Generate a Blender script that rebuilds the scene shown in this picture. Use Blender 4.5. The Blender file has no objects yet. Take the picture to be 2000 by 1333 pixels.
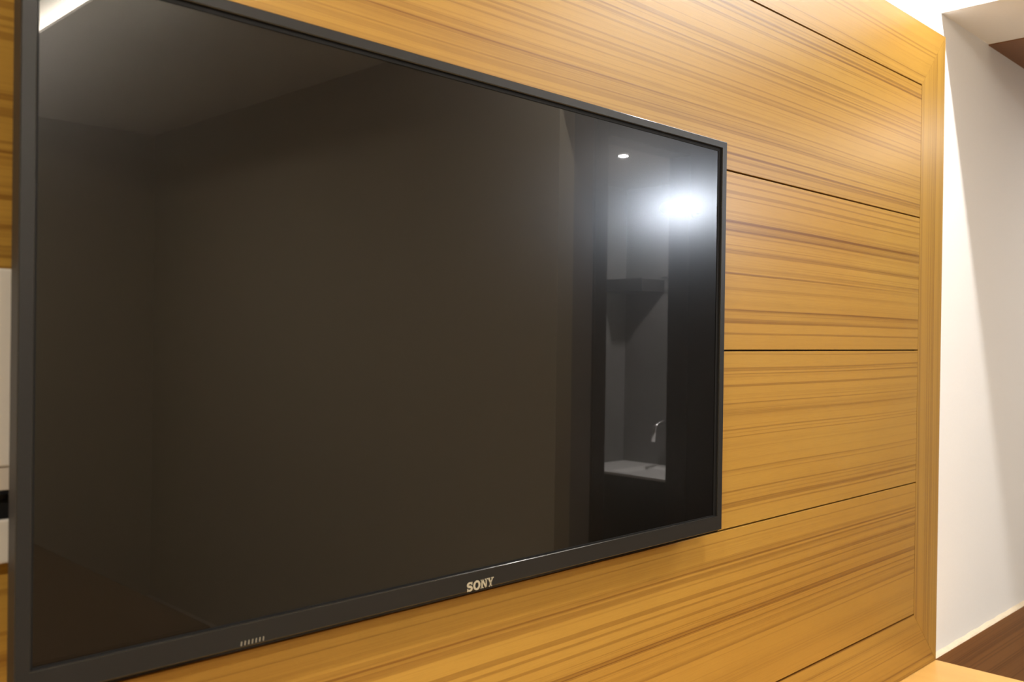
import bpy, bmesh, math
from mathutils import Vector, Matrix

# ------------------------------------------------------------------ camera
ZC = 1.55                    # lens height above the floor
CAM = Vector((0.0, -0.9062, ZC))
FPX = 1840.1                 # focal length in pixels of the 2000 px wide frame
YAW, PITCH, ROLL = 0.7837, -0.0048, 0.0136
sc = bpy.context.scene
COL = sc.collection
F = Vector((math.cos(YAW) * math.cos(PITCH), math.sin(YAW) * math.cos(PITCH), math.sin(PITCH)))
r0 = Vector((math.sin(YAW), -math.cos(YAW), 0))
u0 = r0.cross(F)
cr, sr = math.cos(ROLL), math.sin(ROLL)
r = cr * r0 + sr * u0
u = -sr * r0 + cr * u0
cd = bpy.data.cameras.new('camera')
cam = bpy.data.objects.new('camera', cd)
COL.objects.link(cam)
cam.matrix_world = Matrix(((r.x, u.x, -F.x, CAM.x), (r.y, u.y, -F.y, CAM.y), (r.z, u.z, -F.z, CAM.z), (0, 0, 0, 1)))
cd.sensor_width = 22.3
cd.lens = FPX / 2000 * 22.3
cd.clip_start = 0.02
cd.dof.use_dof = True
cd.dof.focus_distance = 1.60
cd.dof.aperture_fstop = 4.2
cd.dof.aperture_blades = 7
sc.camera = cam

# ------------------------------------------------------------------ world and exposure
w = bpy.data.worlds.new('world')
sc.world = w
w.use_nodes = True
w.node_tree.nodes['Background'].inputs[0].default_value = (0.02, 0.018, 0.015, 1)
w.node_tree.nodes['Background'].inputs[1].default_value = 0.2
sc.view_settings.view_transform = 'Standard'
sc.view_settings.look = 'None'
sc.view_settings.exposure = 0.53
sc.view_settings.gamma = 1.0
sc.view_settings.use_curve_mapping = False
sc.cycles.use_denoising = True
sc.cycles.max_bounces = 10
sc.cycles.diffuse_bounces = 6
sc.cycles.sample_clamp_indirect = 12


def area(name, loc, size, power, color, rot=(0, 0, 0), spread=180):
    l = bpy.data.lights.new(name, 'AREA')
    l.shape = 'RECTANGLE'
    l.size, l.size_y = size
    l.energy = power
    l.color = color
    l.spread = math.radians(spread)
    o = bpy.data.objects.new(name, l)
    COL.objects.link(o)
    o.location = loc
    o.rotation_euler = rot
    return o


ZCEIL = 2.70      # lower band of the main ceiling
ZRAISED = 2.775   # raised part of the main ceiling, lit from the cove
XCOVE = 1.285     # lip of the cove
ZSOF = ZC + 0.8276  # lowered corridor ceiling
XB = 2.4324       # end of the panelling and of the high ceiling
STRIP_X = 2.315
WARM = (1.0, 0.92, 0.82)
COOL = (1.0, 0.96, 0.91)
# light of the LED profiles (their fixtures are built further down)
area('cove_light_near', (STRIP_X, -0.70, ZCEIL - 0.027), (0.02, 1.15), 13.5, COOL)
area('cove_light_far', (XCOVE + 0.082, -2.45, ZCEIL + 0.0095), (0.014, 2.5), 36, (1.0, 0.92, 0.80), (0, math.radians(180), 0))
# recessed ceiling lamps; those of the main room are added, unseen warm fill
FILL = [(-0.55, -1.1), (0.55, -1.25), (0.3, -2.5), (1.05, -3.3)]
for (x, y), p in zip(FILL, (22, 16, 26, 30)):
    area('fill_light', (x, y, ZRAISED - 0.012), (0.09, 0.09), p, WARM)
area('corridor_light', (3.75, -0.72, ZSOF - 0.012), (0.1, 0.1), 26, WARM)
area('bathroom_light', (3.43, -1.906, ZC + 0.85 - 0.012), (0.03, 0.03), 5, (1, 0.95, 0.9))
area('bathroom_light', (3.92, -1.75, ZC + 0.85 - 0.012), (0.08, 0.08), 52, (1, 0.95, 0.9))  # added to fill the bathroom, hidden behind the right door jamb


# ------------------------------------------------------------------ materials
def mat(name, base=(0.5, 0.5, 0.5), rough=0.5, metal=0.0, coat=0.0, coat_rough=0.03, ior=1.45, spec=0.5):
    m = bpy.data.materials.new(name)
    m.use_nodes = True
    b = m.node_tree.nodes['Principled BSDF']
    b.inputs['Base Color'].default_value = (*base, 1)
    b.inputs['Roughness'].default_value = rough
    b.inputs['Metallic'].default_value = metal
    b.inputs['Coat Weight'].default_value = coat
    b.inputs['Coat Roughness'].default_value = coat_rough
    b.inputs['IOR'].default_value = ior
    b.inputs['Specular IOR Level'].default_value = spec
    return m


def N(nt, typ, **kw):
    n = nt.nodes.new(typ)
    for k, v in kw.items():
        setattr(n, k, v)
    return n


def speckle(m, scale=300, amount=0.06, bump=0.02, stretch=(1, 1, 1), bscale=None):
    """fine procedural grain: brightness variation and a little bump"""
    nt = m.node_tree
    b = nt.nodes['Principled BSDF']
    tc = N(nt, 'ShaderNodeTexCoord')
    mp = N(nt, 'ShaderNodeMapping')
    mp.inputs['Scale'].default_value = stretch
    nt.links.new(tc.outputs['Object'], mp.inputs['Vector'])
    nz = N(nt, 'ShaderNodeTexNoise')
    nz.inputs['Scale'].default_value = scale
    nz.inputs['Detail'].default_value = 4
    nt.links.new(mp.outputs['Vector'], nz.inputs['Vector'])
    base = tuple(b.inputs['Base Color'].default_value)
    mx = N(nt, 'ShaderNodeMix', data_type='RGBA')
    mx.inputs['A'].default_value = tuple(c * (1 - amount) for c in base[:3]) + (1,)
    mx.inputs['B'].default_value = tuple(min(1, c * (1 + amount)) for c in base[:3]) + (1,)
    nt.links.new(nz.outputs['Fac'], mx.inputs['Factor'])
    nt.links.new(mx.outputs['Result'], b.inputs['Base Color'])
    if bump:
        bp = N(nt, 'ShaderNodeBump')
        bp.inputs['Strength'].default_value = bump
        bp.inputs['Distance'].default_value = 0.002
        nt.links.new(nz.outputs['Fac'], bp.inputs['Height'])
        nt.links.new(bp.outputs['Normal'], b.inputs['Normal'])
    return m


def wood(name, light, dark, axis='x', rough=0.36, coat=0.0, dens=1.0, line=1.0):
    """straight-grained veneer: bands of thin dark lines running along the axis"""
    m = bpy.data.materials.new(name)
    m.use_nodes = True
    nt = m.node_tree
    L = nt.links.new
    b = nt.nodes['Principled BSDF']
    tc = N(nt, 'ShaderNodeTexCoord')
    oi = N(nt, 'ShaderNodeObjectInfo')
    sc_ = N(nt, 'ShaderNodeVectorMath', operation='SCALE')
    sc_.inputs['Scale'].default_value = 3.71
    L(oi.outputs['Location'], sc_.inputs[0])
    ad = N(nt, 'ShaderNodeVectorMath', operation='ADD')
    L(tc.outputs['Object'], ad.inputs[0])
    L(sc_.outputs[0], ad.inputs[1])
    # slow waver of the grain
    mpw = N(nt, 'ShaderNodeMapping')
    mpw.inputs['Scale'].default_value = {'x': (0.9, 2, 3.0), 'z': (3.0, 2, 0.9), 'y': (3.0, 0.9, 2)}[axis]
    L(ad.outputs[0], mpw.inputs['Vector'])
    nw = N(nt, 'ShaderNodeTexNoise')
    nw.inputs['Scale'].default_value = 1.0
    nw.inputs['Detail'].default_value = 1
    L(mpw.outputs[0], nw.inputs['Vector'])
    sw = N(nt, 'ShaderNodeVectorMath', operation='SCALE')
    sw.inputs['Scale'].default_value = 0.016
    L(nw.outputs['Color'], sw.inputs[0])
    ad2 = N(nt, 'ShaderNodeVectorMath', operation='ADD')
    L(ad.outputs[0], ad2.inputs[0])
    L(sw.outputs[0], ad2.inputs[1])

    def band(along, across, detail, lo, hi, rgh=0.5, dist=0.0):
        mp = N(nt, 'ShaderNodeMapping')
        mp.inputs['Scale'].default_value = {'x': (along, 0.3, across), 'z': (across, 0.3, along), 'y': (across, along, 0.3)}[axis]
        mp.inputs['Location'].default_value = (across * 0.37, 0.5, along * 5 + 0.2)
        L(ad2.outputs[0], mp.inputs['Vector'])
        n = N(nt, 'ShaderNodeTexNoise')
        n.inputs['Scale'].default_value = 1.0
        n.inputs['Detail'].default_value = detail
        n.inputs['Roughness'].default_value = rgh
        n.inputs['Distortion'].default_value = dist
        L(mp.outputs[0], n.inputs['Vector'])
        mr = N(nt, 'ShaderNodeMapRange')
        mr.interpolation_type = 'SMOOTHSTEP'
        mr.inputs['From Min'].default_value = lo
        mr.inputs['From Max'].default_value = hi
        L(n.outputs['Fac'], mr.inputs['Value'])
        return mr.outputs['Result']

    def mul(a, c):
        n = N(nt, 'ShaderNodeMath', operation='MULTIPLY')
        for i, v in enumerate((a, c)):
            if isinstance(v, (int, float)):
                n.inputs[i].default_value = v
            else:
                L(v, n.inputs[i])
        return n.outputs[0]

    def add_(a, c):
        n = N(nt, 'ShaderNodeMath', operation='ADD')
        n.use_clamp = True
        L(a, n.inputs[0])
        L(c, n.inputs[1])
        return n.outputs[0]
    broad = band(0.35, 26 * dens, 1, 0.46, 0.75)            # soft bands
    fine = band(0.4, 330 * dens, 1, 0.50, 0.66)            # fine lines
    strong = band(0.20, 150 * dens, 1, 0.57, 0.68)           # single dark lines
    strong2 = band(0.20, 190 * dens, 0, 0.62, 0.74)         # thinner single lines
    gate = band(0.25, 17 * dens, 1, 0.42, 0.66)             # where the lines crowd
    fibre = band(25, 1000 * dens, 3, 0.35, 0.75)            # fibre
    f = add_(mul(broad, 0.13), mul(mul(fine, add_(mul(gate, 0.7), mul(broad, 0.5))), 0.36 * line))
    f = add_(f, mul(mul(strong, add_(mul(gate, 0.7), mul(broad, 0.5))), 0.52 * line))
    f = add_(f, mul(strong2, 0.44 * line))
    f = add_(f, mul(fibre, 0.12))
    mx = N(nt, 'ShaderNodeMix', data_type='RGBA')
    mx.inputs['A'].default_value = (*light, 1)
    mx.inputs['B'].default_value = (*dark, 1)
    L(f, mx.inputs['Factor'])
    # slow patches of warmer and cooler veneer
    patch = band(1.3, 5, 2, 0.3, 0.7)
    mx2 = N(nt, 'ShaderNodeMix', data_type='RGBA', blend_type='MULTIPLY')
    L(patch, mx2.inputs['Factor'])
    L(mx.outputs['Result'], mx2.inputs['A'])
    mx2.inputs['B'].default_value = (0.97, 0.92, 0.84, 1)
    L(mx2.outputs['Result'], b.inputs['Base Color'])
    b.inputs['Roughness'].default_value = rough
    b.inputs['Coat Weight'].default_value = coat
    b.inputs['Coat Roughness'].default_value = 0.2
    b.inputs['Specular IOR Level'].default_value = 0.34
    bp = N(nt, 'ShaderNodeBump')
    bp.inputs['Strength'].default_value = 0.06
    bp.inputs['Distance'].default_value = 0.001
    L(f, bp.inputs['Height'])
    L(bp.outputs['Normal'], b.inputs['Normal'])
    return m


TEAK_L, TEAK_D = (0.385, 0.222, 0.040), (0.155, 0.064, 0.009)
M = {}
M['teak_h'] = wood('teak_veneer_horizontal', TEAK_L, TEAK_D, 'x')
M['teak_v'] = wood('teak_veneer_vertical', TEAK_L, TEAK_D, 'z', dens=1.5, line=1.35)
M['teak_top'] = wood('teak_counter', (0.80, 0.50, 0.16), (0.55, 0.29, 0.075), 'x')
M['brown_h'] = wood('brown_veneer', (0.27, 0.118, 0.034), (0.12, 0.046, 0.012), 'x', rough=0.45)
M['dark_wood'] = wood('dark_door_wood', (0.014, 0.007, 0.006), (0.006, 0.003, 0.003), 'z', rough=0.4)
M['groove'] = mat('groove_shadow_brown', (0.035, 0.015, 0.006), 0.8)
M['white_wall'] = speckle(mat('white_emulsion', (0.88, 0.88, 0.88), 0.85), 220, 0.02, 0.05)
M['ceiling'] = speckle(mat('ceiling_emulsion', (0.88, 0.86, 0.82), 0.9), 200, 0.02, 0.04)
M['room_wall'] = speckle(mat('beige_emulsion', (0.41, 0.355, 0.255), 0.9), 200, 0.04, 0.04)
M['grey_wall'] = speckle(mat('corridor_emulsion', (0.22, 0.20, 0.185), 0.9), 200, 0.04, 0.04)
M['sealant'] = speckle(mat('cream_sealant', (0.80, 0.70, 0.54), 0.6), 60, 0.1, 0.2)
M['floor'] = speckle(mat('beige_floor', (0.42, 0.36, 0.29), 0.5), 8, 0.2, 0.0, (1, 8, 1))
M['bezel'] = speckle(mat('charcoal_plastic', (0.012, 0.0115, 0.0105), 0.46, spec=0.28), 900, 0.12, 0.03)
M['edge'] = mat('polished_bezel_edge', (0.014, 0.0135, 0.012), 0.14, spec=0.6)
M['lip'] = mat('glossy_black_plastic', (0.012, 0.010, 0.009), 0.12)
M['chassis'] = speckle(mat('matte_black_plastic', (0.018, 0.016, 0.015), 0.6), 500, 0.15, 0.05)
M['black'] = speckle(mat('black_plastic', (0.005, 0.005, 0.005), 0.75, spec=0.2), 500, 0.15, 0.02)
M['logo'] = mat('silver_lettering', (0.46, 0.42, 0.31), 0.4, 0.3)
M['mark'] = mat('grey_lettering', (0.22, 0.20, 0.15), 0.5)
M['white_plastic'] = speckle(mat('white_plastic', (0.56, 0.53, 0.47), 0.4), 300, 0.02, 0.01)
M['cream_plastic'] = speckle(mat('cream_plastic', (0.50, 0.45, 0.38), 0.4), 300, 0.02, 0.01)
M['chrome'] = speckle(mat('chrome', (0.75, 0.75, 0.76), 0.12, 1.0), 300, 0.03, 0.0)
M['ceramic'] = speckle(mat('white_ceramic', (0.80, 0.78, 0.76), 0.15), 40, 0.02, 0.0)
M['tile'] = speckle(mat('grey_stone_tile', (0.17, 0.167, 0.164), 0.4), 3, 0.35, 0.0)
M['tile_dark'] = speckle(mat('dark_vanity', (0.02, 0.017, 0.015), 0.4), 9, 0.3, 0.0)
M['fabric'] = speckle(mat('tan_bedspread', (0.13, 0.08, 0.035), 0.95), 150, 0.2, 0.3)
M['fabric_dark'] = speckle(mat('dark_bed_base', (0.02, 0.015, 0.01), 0.9), 150, 0.2, 0.3)
# switched-off display: a smooth clear front over a slightly hazy black panel
M['screen'] = mat('display_glass', (0.0015, 0.0013, 0.0011), 0.25, coat=1.0, coat_rough=0.012, spec=0.30)
_nt = M['screen'].node_tree
_tc = N(_nt, 'ShaderNodeTexCoord')
_nz = N(_nt, 'ShaderNodeTexNoise')
_nz.inputs['Scale'].default_value = 900
_nt.links.new(_tc.outputs['Object'], _nz.inputs['Vector'])
_mr = N(_nt, 'ShaderNodeMapRange')
_mr.inputs['To Min'].default_value = 0.215
_mr.inputs['To Max'].default_value = 0.235
_nt.links.new(_nz.outputs['Fac'], _mr.inputs['Value'])
_nt.links.new(_mr.outputs['Result'], _nt.nodes['Principled BSDF'].inputs['Roughness'])


def glow(name, col, s):
    m = bpy.data.materials.new(name)
    m.use_nodes = True
    b = m.node_tree.nodes['Principled BSDF']
    b.inputs['Base Color'].default_value = (0.8, 0.8, 0.8, 1)
    b.inputs['Emission Color'].default_value = (*col, 1)
    b.inputs['Emission Strength'].default_value = s
    return m


M['diffuser'] = glow('lit_diffuser', COOL, 12)
M['lamp_glow'] = glow('lit_lamp_glass', (0.95, 0.97, 1.0), 60)


# ------------------------------------------------------------------ mesh helpers
def obj(name, bm, m, parent=None, loc=(0, 0, 0), smooth=False):
    """link a bmesh (in world coordinates) as one object whose origin is loc"""
    me = bpy.data.meshes.new(name)
    bmesh.ops.recalc_face_normals(bm, faces=bm.faces)
    bmesh.ops.translate(bm, verts=bm.verts, vec=-Vector(loc))
    bm.to_mesh(me)
    bm.free()
    me.materials.append(m)
    if smooth:
        for p in me.polygons:
            p.use_smooth = True
    o = bpy.data.objects.new(name, me)
    COL.objects.link(o)
    o.location = Vector(loc)
    if parent is not None:
        o.parent = parent
        o.location = Vector(loc) - parent_origin(parent)
    return o


def parent_origin(p):
    v = Vector(p.location)
    while p.parent is not None:
        p = p.parent
        v += Vector(p.location)
    return v


def thing(name, label, cat, loc, group=None):
    o = bpy.data.objects.new(name, None)
    COL.objects.link(o)
    o.empty_display_size = 0.05
    o.location = loc
    return tag(o, label, cat, group)


def tag(o, label, cat, group=None):
    o['label'] = label
    o['category'] = cat
    if group:
        o['group'] = group
    return o


def struct(name, bm, m, parent=None):
    o = obj(name, bm, m, parent)
    o['kind'] = 'structure'
    return o


def box(bm, x0, x1, y0, y1, z0, z1, bev=0.0, seg=2):
    v = [bm.verts.new((x, y, z)) for z in (z0, z1) for y in (y0, y1) for x in (x0, x1)]
    fs = [(0, 1, 3, 2), (4, 6, 7, 5), (0, 4, 5, 1), (2, 3, 7, 6), (0, 2, 6, 4), (1, 5, 7, 3)]
    faces = [bm.faces.new([v[i] for i in f]) for f in fs]
    if bev:
        es = list({e for f in faces for e in f.edges})
        bmesh.ops.bevel(bm, geom=es, offset=bev, segments=seg, affect='EDGES', profile=0.6)
    return bm


def B(*a, **k):
    return box(bmesh.new(), *a, **k)


def prism(pts, y0, y1, bev=0.0, bm=None):
    """polygon in x, z extruded from y0 (front) to y1"""
    bm = bm or bmesh.new()
    a = [bm.verts.new((x, y0, z)) for x, z in pts]
    b = [bm.verts.new((x, y1, z)) for x, z in pts]
    n = len(pts)
    fs = [bm.faces.new(a), bm.faces.new(b[::-1])]
    for i in range(n):
        j = (i + 1) % n
        fs.append(bm.faces.new((a[i], b[i], b[j], a[j])))
    if bev:
        bmesh.ops.bevel(bm, geom=list(fs[0].edges), offset=bev, segments=2, affect='EDGES')
    return bm


def ring(x0, x1, z0, z1, l, rr, b, t, y0, y1, bev):
    """rectangular frame with borders l, rr, b, t"""
    bm = bmesh.new()
    O = [(x0, z0), (x1, z0), (x1, z1), (x0, z1)]
    I = [(x0 + l, z0 + b), (x1 - rr, z0 + b), (x1 - rr, z1 - t), (x0 + l, z1 - t)]
    V = {}
    for k, P in (('o', O), ('i', I)):
        for yy in (0, 1):
            V[k, yy] = [bm.verts.new((x, (y0, y1)[yy], z)) for x, z in P]
    for i in range(4):
        j = (i + 1) % 4
        bm.faces.new((V['o', 0][i], V['o', 0][j], V['i', 0][j], V['i', 0][i]))
        bm.faces.new((V['o', 1][j], V['o', 1][i], V['i', 1][i], V['i', 1][j]))
        bm.faces.new((V['o', 0][j], V['o', 0][i], V['o', 1][i], V['o', 1][j]))
        bm.faces.new((V['i', 0][i], V['i', 0][j], V['i', 1][j], V['i', 1][i]))
    bm.edges.ensure_lookup_table()
    front = [e for e in bm.edges if all(abs(v.co.y - y0) < 1e-6 for v in e.verts)
             and not (any(v in V['o', 0] for v in e.verts) and any(v in V['i', 0] for v in e.verts))]
    corner = [e for e in bm.edges if any(v in V['o', 0] for v in e.verts) and any(v in V['o', 1] for v in e.verts)]
    bmesh.ops.bevel(bm, geom=front + corner, offset=bev, segments=3, affect='EDGES', profile=0.5, material=1)
    return bm


def lathe(profile, centre, axis='z', n=32):
    """profile of (radius, height) spun about an axis through centre"""
    bm = bmesh.new()
    rows = []
    for rad, h in profile:
        row = []
        for i in range(n):
            a = 2 * math.pi * i / n
            p = Vector((rad * math.cos(a), rad * math.sin(a), h))
            if axis == 'y':
                p = Vector((p.x, p.z, p.y))
            elif axis == 'x':
                p = Vector((p.z, p.x, p.y))
            row.append(bm.verts.new(p + Vector(centre)))
        rows.append(row)
    for A, C in zip(rows, rows[1:]):
        for i in range(n):
            j = (i + 1) % n
            bm.faces.new((A[i], A[j], C[j], C[i]))
    bm.faces.new(rows[0][::-1])
    bm.faces.new(rows[-1])
    return bm


def widen(bm, centre, k):
    for v in bm.verts:
        v.co.x = centre[0] + (v.co.x - centre[0]) * k
    return bm


def tube(pts, rad, n=12):
    bm = bmesh.new()
    pts = [Vector(p) for p in pts]
    rows = []
    for i, p in enumerate(pts):
        d = (pts[min(i + 1, len(pts) - 1)] - pts[max(i - 1, 0)]).normalized()
        a = d.orthogonal().normalized() if i == 0 else (ref - d * ref.dot(d)).normalized()
        ref = a
        c = d.cross(a)
        rows.append([bm.verts.new(p + rad * (a * math.cos(t) + c * math.sin(t))) for t in [2 * math.pi * k / n for k in range(n)]])
    for A, C in zip(rows, rows[1:]):
        for i in range(n):
            j = (i + 1) % n
            bm.faces.new((A[i], A[j], C[j], C[i]))
    bm.faces.new(rows[0][::-1])
    bm.faces.new(rows[-1])
    return bm


# ------------------------------------------------------------------ the room
XL, XR, YB, YC = -1.6, 5.4, -4.60, -1.40      # left wall, far right end, back wall, corridor wall
ZBATH = ZC + 0.85
struct('floor', B(XL, XR, YB, 0.06, -0.05, 0), M['floor'])
WY = 0.012                                    # face of the plastered wall behind the panelling
struct('wall_front', B(XL, XR, WY, 0.12, 0, ZRAISED + 0.05), M['white_wall'])
struct('wall_left', B(XL - 0.1, XL, YB - 0.1, 0.12, 0, ZRAISED + 0.05), M['room_wall'])
struct('wall_back', B(XL, XB, YB - 0.1, YB, 0, ZRAISED + 0.05), M['room_wall'])
struct('ceiling', B(XL, XCOVE + 0.11, YB, WY, ZRAISED, ZRAISED + 0.05), M['ceiling'])
band = bmesh.new()                            # lowered band with the light trough along its edge
box(band, XCOVE + 0.11, XB + 0.01, YB, WY, ZCEIL, ZRAISED + 0.05)
box(band, XCOVE, XCOVE + 0.11, YB, WY, ZCEIL, ZCEIL + 0.004)
box(band, XCOVE, XCOVE + 0.006, YB, WY, ZCEIL + 0.004, ZCEIL + 0.011)
struct('ceiling_band', band, M['ceiling'])
# lowered corridor ceiling: its end face looks back into the room
soffit = bmesh.new()
box(soffit, XB, XR, YC - 0.08, WY, ZSOF, ZCEIL + 0.05)
struct('ceiling_corridor', soffit, M['ceiling'])
# brown board let into the lowered ceiling
struct('trim_1', B(2.7761, XR, -1.02, WY, ZSOF - 0.003, ZSOF + 0.002), M['brown_h'])
# bathroom block: face towards the room, then the corridor wall with the doorway
struct('wall_bathroom', B(XB, XB + 0.08, YB, YC, 0, ZCEIL + 0.05), M['room_wall'])
DX0, DX1, DZ = 2.690, 3.210, ZC + 0.742       # clear doorway
cw = bmesh.new()
box(cw, XB + 0.08, 2.62, YC - 0.08, YC, 0, ZSOF)
box(cw, 2.62, 3.86, YC - 0.08, YC, DZ + 0.07, ZSOF)
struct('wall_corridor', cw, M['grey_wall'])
struct('wall_corridor_end', B(3.86, XR, YC - 0.08, YC, 0, ZSOF), M['white_wall'])
fr = bmesh.new()
box(fr, 2.62, DX0, YC - 0.09, YC + 0.012, 0, DZ + 0.07, 0.003)
box(fr, DX1, 3.28, YC - 0.09, YC + 0.012, 0, DZ + 0.07, 0.003)
box(fr, DX0, DX1, YC - 0.09, YC + 0.012, DZ, DZ + 0.07, 0.003)
box(fr, 3.28, 3.86, YC - 0.07, YC - 0.005, 0, DZ + 0.07, 0.002)
struct('door_1', fr, M['dark_wood'])
struct('wall_right', B(XR, XR + 0.1, YB, 0.12, 0, ZCEIL + 0.05), M['white_wall'])
# bathroom shell
YBB, XBR = -2.55, 4.285
bs = bmesh.new()
box(bs, XB + 0.08, XBR + 0.08, YBB - 0.08, YBB, 0, ZBATH)
box(bs, XBR, XBR + 0.08, YBB, YC - 0.08, 0, ZBATH)
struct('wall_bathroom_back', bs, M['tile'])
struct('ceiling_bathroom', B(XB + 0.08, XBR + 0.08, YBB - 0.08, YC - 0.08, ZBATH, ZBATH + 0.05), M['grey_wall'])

# ------------------------------------------------------------------ wood panelling on the wall
PX0 = -0.75
SX = 2.290                                    # seam between boards and right upright
Z0, DZB = ZC - 0.6555, 0.3179                 # lowest groove, board height
PB, PT = ZC - 0.7978, ZC + 0.7645             # bottom and top of the panelling
TH = 0.012 - 0.0005
pan = thing('wall_panelling', 'glossy honey-brown teak panelling of wide boards with mitred border behind the television', 'panelling', (0.8, 0, PB))
G = 0.0016
SL = PX0 + (XB - SX)
obj('backing', B(PX0 + 0.004, XB - 0.004, 0.0085, TH, PB + 0.004, PT - 0.004), M['groove'], pan, (0.8, 0.01, PB))
for i in range(4):
    za, zb = Z0 + i * DZB + G, Z0 + (i + 1) * DZB - G
    obj('board', B(SL + 0.0006, SX - 0.0006, 0, 0.0085, za, zb, 0.0004, 1), M['teak_h'], pan, ((SL + SX) / 2, 0, (za + zb) / 2 + 0.13 * i))
ZT = Z0 + 4 * DZB
obj('top_rail', prism([(SL, ZT + G), (SX, ZT + G), (XB, PT), (PX0, PT)], 0, 0.0085), M['teak_h'], pan, (0.8, 0, ZT))
obj('bottom_rail', prism([(PX0, PB), (XB, PB), (SX, Z0 - G), (SL, Z0 - G)], 0, 0.0085), M['teak_h'], pan, (0.8, 0, PB))
e = 0.0003
obj('upright', prism([(SX + 0.0006, Z0 - G), (XB, PB + 2 * e), (XB, PT - 2 * e), (SX + 0.0006, ZT + G)], 0, 0.0085), M['teak_v'], pan, (SX, 0, ZC))
obj('upright', prism([(SL - 0.0006, Z0 - G), (PX0, PB + 2 * e), (PX0, PT - 2 * e), (SL - 0.0006, ZT + G)], 0, 0.0085), M['teak_v'], pan, (SL, 0, ZC))

# ------------------------------------------------------------------ counter under the panelling
ctr = thing('counter', 'long honey-brown wooden counter running under the teak panelling', 'counter', (0.8, -0.2, 0))
obj('countertop', B(-0.9, XB + 0.004, -0.50, 0.0075, PB - 0.032, PB - 0.0012, 0.0015), M['teak_top'], ctr, (0.8, 0, PB))
obj('cabinet_body', B(-0.86, XB - 0.03, -0.46, 0.006, 0.08, PB - 0.033), M['teak_h'], ctr, (0.8, -0.2, 0.1))
obj('plinth', B(-0.84, XB - 0.05, -0.42, 0.006, 0, 0.08), M['brown_h'], ctr, (0.8, -0.2, 0))
for i in range(4):
    xa = -0.85 + i * 0.813
    d = obj('drawer_front', B(xa, xa + 0.805, -0.478, -0.4605, 0.10, PB - 0.05, 0.002), M['teak_h'], ctr, (xa, -0.47, 0.1))
    obj('handle', tube([(xa + 0.33, -0.479, 0.60), (xa + 0.33, -0.50, 0.60), (xa + 0.47, -0.50, 0.60), (xa + 0.47, -0.479, 0.60)], 0.005), M['chrome'], d, (xa + 0.4, -0.48, 0.6))

# brown boarding under the white wall, past the end of the counter, with its sealant bead
struct('trim_2', B(XB + 0.006, XR, 0.0, WY, 0, PB + 0.001), M['brown_h'])
bead = bmesh.new()
nb = 90
prev = None
for i in range(nb + 1):
    x = XB + 0.002 + (XR - XB - 0.01) * i / nb
    h = 0.0030 + 0.0009 * math.sin(i * 1.7) + 0.0007 * math.sin(i * 4.3)
    cur = [bead.verts.new((x, 0.001, PB + 0.001)), bead.verts.new((x, 0.004, PB + 0.001 + h)), bead.verts.new((x, WY, PB + 0.006 + h)), bead.verts.new((x, WY, PB + 0.001))]
    if prev:
        for k in range(4):
            bead.faces.new((prev[k], prev[(k + 1) % 4], cur[(k + 1) % 4], cur[k]))
    else:
        bead.faces.new(cur[::-1])
    prev = cur
bead.faces.new(prev)
struct('trim_3', bead, M['sealant'])

# ------------------------------------------------------------------ television
TX0, TX1, TZ0, TZ1 = 0.2668, 1.3520, ZC - 0.3150, ZC + 0.3258
YF, YK = -0.0550, -0.0375
tv = thing('television', 'large flat black television switched off, hung on the teak panelling', 'television', (0.8094, -0.02, TZ0))
bz_ = obj('bezel', ring(TX0, TX1, TZ0, TZ1, 0.0132, 0.0140, 0.0240, 0.0118, YF, YK, 0.0011), M['bezel'], tv, (0.8094, YF, ZC), smooth=False)
bz_.data.materials.append(M['edge'])
bz_.data.materials.append(M['chassis'])
for p in bz_.data.polygons:               # the outer flanks are matte black
    if abs(p.normal.x) > 0.95 and abs(p.center.x) > 0.54:
        p.material_index = 2
IX0, IX1, IZ0, IZ1 = TX0 + 0.0132, TX1 - 0.0140, TZ0 + 0.0240, TZ1 - 0.0118
obj('inner_rim', ring(IX0 - 0.0005, IX1 + 0.0005, IZ0 - 0.0005, IZ1 + 0.0005, 0.0030, 0.0075, 0.0022, 0.0058, YF + 0.0032, YK - 0.001, 0.0004), M['black'], tv, (0.8094, YF, ZC))
obj('screen', B(IX0 + 0.001, IX1 - 0.001, YF + 0.0042, YK - 0.002, IZ0 + 0.001, IZ1 - 0.001), M['screen'], tv, (0.8094, YF, ZC))
obj('bottom_lip', prism([(TX0 + 0.004, TZ0 - 0.0042), (TX1 - 0.004, TZ0 - 0.0042), (TX1 - 0.002, TZ0 + 0.0004), (TX0 + 0.002, TZ0 + 0.0004)], YF + 0.004, YK + 0.004, 0.002), M['lip'], tv, (0.8094, YF, TZ0))
ch = prism([(TX0 + 0.022, TZ0 + 0.01), (TX1 - 0.022, TZ0 + 0.01), (TX1 - 0.022, TZ1 - 0.02), (TX0 + 0.022, TZ1 - 0.02)], YK - 0.0002, -0.014)
obj('chassis', ch, M['chassis'], tv, (0.8094, -0.03, ZC))
for x in (0.62, 1.0):
    obj('wall_bracket', B(x - 0.02, x + 0.02, -0.0142, -0.0005, ZC - 0.2, ZC + 0.2), M['chassis'], tv, (x, -0.01, ZC))
# maker's name on the lower bezel: slab-serif capitals
LW, LH, LX, LZ = 0.0452, 0.0112, 0.7812, ZC - 0.3090
yl0, yl1 = YF - 0.0005, YF + 0.0006


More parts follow.
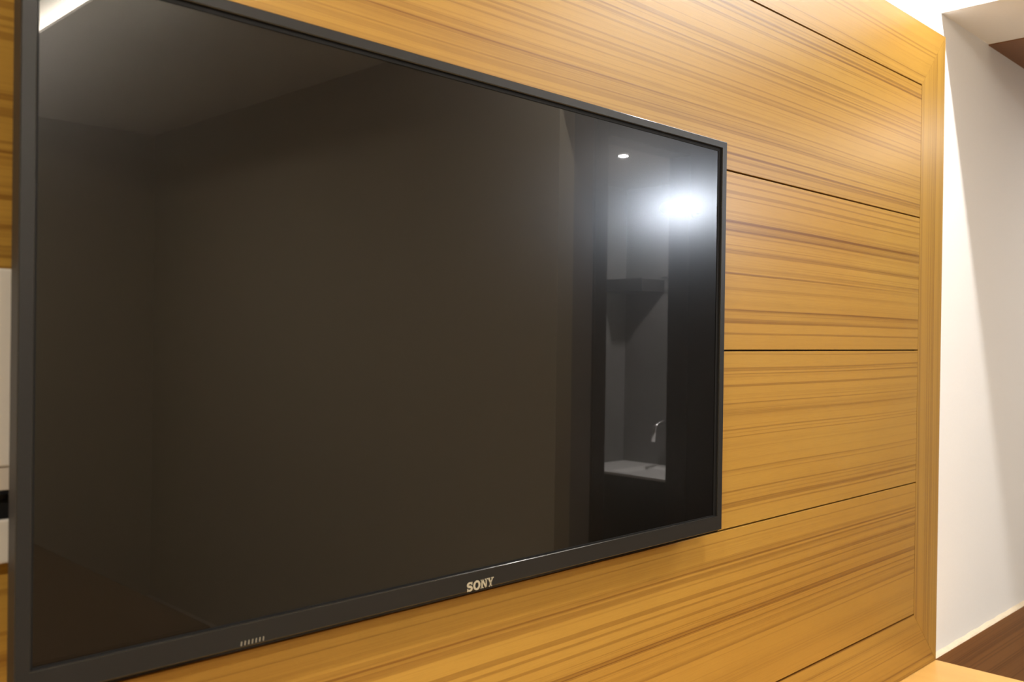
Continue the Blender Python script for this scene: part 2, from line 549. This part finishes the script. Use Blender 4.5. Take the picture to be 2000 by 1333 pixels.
def letter_S(x, z, wd, h):
    bm = bmesh.new()
    n = 26
    cl = []
    for i in range(n + 1):                     # centre line of the S
        t = i / n
        a = math.radians(30 + 240 * min(t, 0.5) * 2) if t <= 0.5 else math.radians(90 - 240 * (t - 0.5) * 2)
        if t <= 0.5:
            c = (0.5, 0.715)
        else:
            c = (0.5, 0.285)
        cl.append((c[0] + 0.36 * math.cos(a), c[1] + 0.205 * math.sin(a)))
    prevv = None
    for i, (px, pz) in enumerate(cl):
        q0, q1 = cl[max(i - 1, 0)], cl[min(i + 1, n)]
        d = Vector(((q1[0] - q0[0]) * wd, (q1[1] - q0[1]) * h))
        d.normalize()
        nn = Vector((-d.y, d.x)) * h * (0.085 + 0.05 * (1 - abs(2 * i / n - 1)))
        c = Vector((x + px * wd, z + pz * h))
        cur = [bm.verts.new((c.x + s * nn.x, yy, c.y + s * nn.y)) for s, yy in ((1, yl0), (-1, yl0), (-1, yl1), (1, yl1))]
        if prevv:
            for k in range(4):
                bm.faces.new((prevv[k], prevv[(k + 1) % 4], cur[(k + 1) % 4], cur[k]))
        else:
            bm.faces.new(cur[::-1])
        prevv = cur
    bm.faces.new(prevv)
    # serifs at the ends
    for a, b_, c, d_ in ((0.80, 0.92, 0.66, 1.0), (0.08, 0.20, 0.0, 0.34)):
        prism([(x + a * wd, z + c * h), (x + b_ * wd, z + c * h), (x + b_ * wd, z + d_ * h), (x + a * wd, z + d_ * h)], yl0, yl1, bm=bm)
    return bm


def letter_O(x, z, wd, h):
    bm = bmesh.new()
    n = 36
    R_ = []
    for i in range(n):
        a = 2 * math.pi * i / n
        co, si = math.cos(a), math.sin(a)
        o = (x + wd * (0.5 + 0.5 * co), z + h * (0.5 + 0.53 * si))
        q = (x + wd * (0.5 + 0.245 * co), z + h * (0.5 + 0.33 * si))
        R_.append([bm.verts.new((p[0], yy, p[1])) for p, yy in ((o, yl0), (q, yl0), (q, yl1), (o, yl1))])
    for i in range(n):
        j = (i + 1) % n
        for k in range(4):
            l = (k + 1) % 4
            bm.faces.new((R_[i][k], R_[i][l], R_[j][l], R_[j][k]))
    return bm


def letter_poly(x, z, wd, h, polys):
    bm = bmesh.new()
    for P in polys:
        prism([(x + a * wd, z + b_ * h) for a, b_ in P], yl0, yl1, bm=bm)
    return bm


def rect(a, b_, c, d_):
    return [(a, c), (b_, c), (b_, d_), (a, d_)]


Npoly = [rect(0.10, 0.27, 0, 1), rect(0.0, 0.40, 0, 0.12), rect(0.0, 0.2, 0.88, 1), rect(0.73, 0.87, 0, 1), rect(0.60, 1.0, 0.88, 1),
         [(0.10, 1.0), (0.34, 1.0), (0.87, 0.0), (0.70, 0.0)]]
Ypoly = [rect(0.40, 0.62, 0, 0.50), rect(0.28, 0.74, 0, 0.12), rect(0.0, 0.42, 0.88, 1), rect(0.62, 1.0, 0.88, 1),
         [(0.08, 0.95), (0.32, 0.95), (0.62, 0.42), (0.40, 0.42)], [(0.76, 0.95), (0.90, 0.95), (0.62, 0.42), (0.46, 0.42)]]
lettering = [letter_S(LX, LZ - LH / 2, 0.0098, LH), letter_O(LX + 0.0108, LZ - LH / 2, 0.0118, LH),
             letter_poly(LX + 0.0234, LZ - LH / 2, 0.0115, LH, Npoly), letter_poly(LX + 0.0348, LZ - LH / 2, 0.0108, LH, Ypoly)]
lg = bmesh.new()
for b_ in lettering:
    tmp = bpy.data.meshes.new('tmp')
    b_.to_mesh(tmp)
    b_.free()
    lg.from_mesh(tmp)
    bpy.data.meshes.remove(tmp)
lo = obj('maker_name', lg, M['logo'], tv, (0.803, YF, LZ))
lo['label'] = 'raised silver capital letters on the lower bezel'
tk = bmesh.new()
for i in range(7):
    xx = 0.4765 + i * 0.0041
    prism([(xx, ZC - 0.3128), (xx + 0.0011, ZC - 0.3128), (xx + 0.0016, ZC - 0.3085), (xx + 0.0005, ZC - 0.3085)], YF - 0.0002, YF + 0.0005, bm=tk)
obj('printed_marks', tk, M['mark'], tv, (0.49, YF, ZC - 0.31))

# ------------------------------------------------------------------ white box on the wall past the television
sb = thing('wall_box', 'white plastic connection box on the panelling beside the television edge', 'wall box', (0.16, 0, ZC - 0.205))
BX0, BX1 = 0.02, 0.2775
obj('upper_cover', B(BX0, BX1, -0.010, -0.0003, ZC - 0.1205, ZC + 0.0535, 0.002), M['white_plastic'], sb, (0.16, 0, ZC))
obj('ledge', B(BX0 + 0.001, BX1 - 0.001, -0.0085, -0.0003, ZC - 0.1412, ZC - 0.1206, 0.001), M['cream_plastic'], sb, (0.16, 0, ZC - 0.13))
obj('metal_strip', B(BX0 + 0.002, BX1 - 0.001, -0.0095, -0.0003, ZC - 0.1500, ZC - 0.1440, 0.0015), M['chrome'], sb, (0.16, 0, ZC - 0.14))
obj('socket_slot', B(BX0 + 0.001, BX1 - 0.001, -0.007, -0.0003, ZC - 0.1665, ZC - 0.1412, 0.0005), M['black'], sb, (0.16, 0, ZC - 0.15))
obj('lower_cover', B(BX0, BX1, -0.010, -0.0003, ZC - 0.2055, ZC - 0.1668, 0.002), M['white_plastic'], sb, (0.16, 0, ZC - 0.2))

# ------------------------------------------------------------------ ceiling lamps
def profile(x, y0, y1, wd, label):
    t = thing('ceiling_light_strip', label, 'ceiling light', (x, (y0 + y1) / 2, ZCEIL))
    c = ((x), (y0 + y1) / 2, ZCEIL)
    h = bmesh.new()
    box(h, x - wd / 2 - 0.003, x - wd / 2, y0, y1, ZCEIL - 0.022, ZCEIL - 0.0003)
    box(h, x + wd / 2, x + wd / 2 + 0.003, y0, y1, ZCEIL - 0.022, ZCEIL - 0.0003)
    box(h, x - wd / 2, x + wd / 2, y0, y1, ZCEIL - 0.006, ZCEIL - 0.0003)
    obj('housing', h, M['white_plastic'], t, c)
    obj('diffuser', B(x - wd / 2 + 0.0005, x + wd / 2 - 0.0005, y0 + 0.001, y1 - 0.001, ZCEIL - 0.024, ZCEIL - 0.0065), M['diffuser'], t, c)
    return t


profile(STRIP_X, -1.30, -0.10, 0.022, 'slim lit light strip on the ceiling close to the corridor opening')
t = thing('ceiling_light_strip', 'long light strip lying in the ceiling cove, its glow mirrored in the television corner', 'ceiling light', (XCOVE + 0.082, -2.45, ZCEIL + 0.0043))
obj('housing', B(XCOVE + 0.071, XCOVE + 0.093, -3.71, -1.19, ZCEIL + 0.0043, ZCEIL + 0.0065), M['white_plastic'], t, (XCOVE + 0.082, -2.45, ZCEIL + 0.0043))
obj('diffuser', B(XCOVE + 0.075, XCOVE + 0.089, -3.70, -1.20, ZCEIL + 0.0066, ZCEIL + 0.0085), M['diffuser'], t, (XCOVE + 0.082, -2.45, ZCEIL + 0.0043))


def downlight(x, y, z, rad, label, group=None):
    t = thing('downlight', label, 'ceiling light', (x, y, z), group)
    obj('trim_ring', lathe([(rad * 1.35, -0.0005), (rad * 1.35, -0.004), (rad * 1.05, -0.008), (rad * 1.02, -0.0005)], (x, y, z)), M['white_plastic'], t, (x, y, z))
    obj('lamp_glass', lathe([(rad, -0.0005), (rad, -0.009), (rad * 0.9, -0.0105)], (x, y, z)), M['diffuser'], t, (x, y, z))


for (x, y), lb in zip(FILL, ('round white recessed fill lamp, added out of view, nearest the left wall', 'round white recessed fill lamp, added out of view, in front of the television',
                          'round white recessed fill lamp, added out of view, over the bed',
                          'round white recessed fill lamp, added out of view, deepest in the room')):
    downlight(x, y, ZRAISED, 0.05, lb, 'added fill lamps of the main room')  # fixtures for the added fill, none of them in view
downlight(3.75, -0.72, ZSOF - 0.003, 0.05, 'round white recessed lamp in the lowered corridor ceiling')
downlight(3.92, -1.75, ZBATH, 0.045, 'round recessed fill lamp, added out of view, over the bathroom basin')  # fixture of the hidden lamp added to brighten the bathroom
downlight(3.43, -1.906, ZBATH, 0.017, 'small bright recessed lamp in the bathroom ceiling, mirrored in the television')

# spotlight on the right side of the doorway, mirrored as the bright glare
LP = Vector((3.046, -1.344, ZC + 0.512))
sp = thing('wall_spotlight', 'bright white spotlight on the dark doorway frame, the glare in the television', 'spotlight', (3.235, YC + 0.012, LP.z))
obj('mount', lathe([(0.022, 0.0004), (0.022, 0.012), (0.018, 0.016)], (3.235, YC + 0.012, LP.z), 'y'), M['chassis'], sp, (3.235, YC, LP.z))
obj('arm', tube([(3.235, YC + 0.026, LP.z), (3.235, YC + 0.045, LP.z), (3.20, -1.348, LP.z), (3.10, LP.y - 0.002, LP.z)], 0.006), M['chassis'], sp, (3.2, -1.36, LP.z))
hd = obj('lamp_head', widen(lathe([(0.012, -0.062), (0.022, -0.05), (0.026, -0.012), (0.026, -0.004)], tuple(LP), 'y'), LP, 1.3), M['chassis'], sp, tuple(LP), True)
obj('lamp_glass', widen(lathe([(0.022, -0.0035), (0.022, 0.004), (0.016, 0.010), (0.006, 0.012)], tuple(LP), 'y'), LP, 1.25), M['lamp_glow'], hd, tuple(LP), True)
sl = bpy.data.lights.new('spotlight_light', 'AREA')
sl.shape = 'ELLIPSE'
sl.size = 0.066
sl.size_y = 0.024
sl.energy = 0.6
sl.spread = math.radians(45)
sl.color = (0.80, 0.88, 1.0)
slo = bpy.data.objects.new('spotlight_light', sl)
COL.objects.link(slo)
slo.location = LP + Vector((0, 0.016, 0))
aim = Vector((1.2, -0.05, ZC + 0.2)) - slo.location       # turned towards the television
slo.rotation_euler = aim.to_track_quat('-Z', 'Y').to_euler()

# ------------------------------------------------------------------ bathroom seen through the doorway
bx0, by0, by1, bz = 3.845, YBB + 0.002, YC - 0.10, ZC - 0.70
bsn = thing('wash_basin', 'white wash basin top on a dark cabinet in the bathroom, mirrored in the television', 'basin', (4.07, -2.0, 0))
rim = bmesh.new()
x1_ = XBR - 0.002
def _sq(e0, e1):
    return [(bx0 + e0, by0 + e1), (x1_ - e0, by0 + e1), (x1_ - e0, by1 - e1), (bx0 + e0, by1 - e1)]
rows = [[rim.verts.new((x, y, z)) for x, y in P] for P, z in ((_sq(0, 0), bz - 0.012), (_sq(0, 0), bz), (_sq(0.05, 0.22), bz), (_sq(0.09, 0.28), bz - 0.011))]
for A, C in zip(rows, rows[1:]):
    for i in range(4):
        rim.faces.new((A[i], A[(i + 1) % 4], C[(i + 1) % 4], C[i]))
rim.faces.new(rows[0][::-1])
rim.faces.new(rows[-1])
obj('bowl', rim, M['ceramic'], bsn, (4.07, -2.0, bz))
obj('cabinet', B(bx0 + 0.02, x1_, by0, by1 - 0.01, 0, bz - 0.013), M['tile_dark'], bsn, (4.07, -2.0, 0))
tp = thing('tap', 'chrome wall tap with a bent spout above the white basin, mirrored in the television', 'tap', (XBR, -2.2, ZC - 0.46))
obj('spout', tube([(XBR - 0.001, -2.20, ZC - 0.455), (4.20, -2.205, ZC - 0.45), (4.15, -2.21, ZC - 0.458), (4.125, -2.215, ZC - 0.475), (4.118, -2.22, ZC - 0.555)], 0.011), M['chrome'], tp, (XBR, -2.2, ZC - 0.46), True)
obj('handle', tube([(XBR - 0.001, -2.13, ZC - 0.455), (4.22, -2.13, ZC - 0.455), (4.19, -2.13, ZC - 0.43), (4.16, -2.13, ZC - 0.38)], 0.010), M['chrome'], tp, (XBR, -2.13, ZC - 0.45), True)
sh = thing('towel_shelf', 'dark shelf box with a chrome rail on the grey bathroom wall, mirrored in the television', 'shelf', (XBR, -2.35, ZC + 0.25))
obj('shelf_board', B(4.08, XBR - 0.001, YBB + 0.001, -2.28, ZC + 0.255, ZC + 0.325, 0.003), M['tile_dark'], sh, (4.2, -2.4, ZC + 0.28))
obj('towel_rail', tube([(XBR - 0.001, -2.26, ZC + 0.335), (XBR - 0.05, -2.26, ZC + 0.335), (XBR - 0.05, -2.10, ZC + 0.335), (XBR - 0.001, -2.10, ZC + 0.335)], 0.006), M['chrome'], sh, (XBR, -2.2, ZC + 0.335), True)

# ------------------------------------------------------------------ bed against the back wall, dim in the mirror image
bed = thing('bed', 'low tan-covered bed with a dark base facing the television, faint in its screen', 'bed', (0.6, -2.9, 0))
obj('bed_base', B(-0.3, 1.50, -3.95, -1.95, 0, 0.50, 0.01), M['fabric_dark'], bed, (0.6, -2.6, 0))
obj('mattress', B(-0.29, 1.46, -3.94, -1.97, 0.501, 0.62, 0.03, 4), M['fabric'], bed, (0.6, -2.6, 0.5))
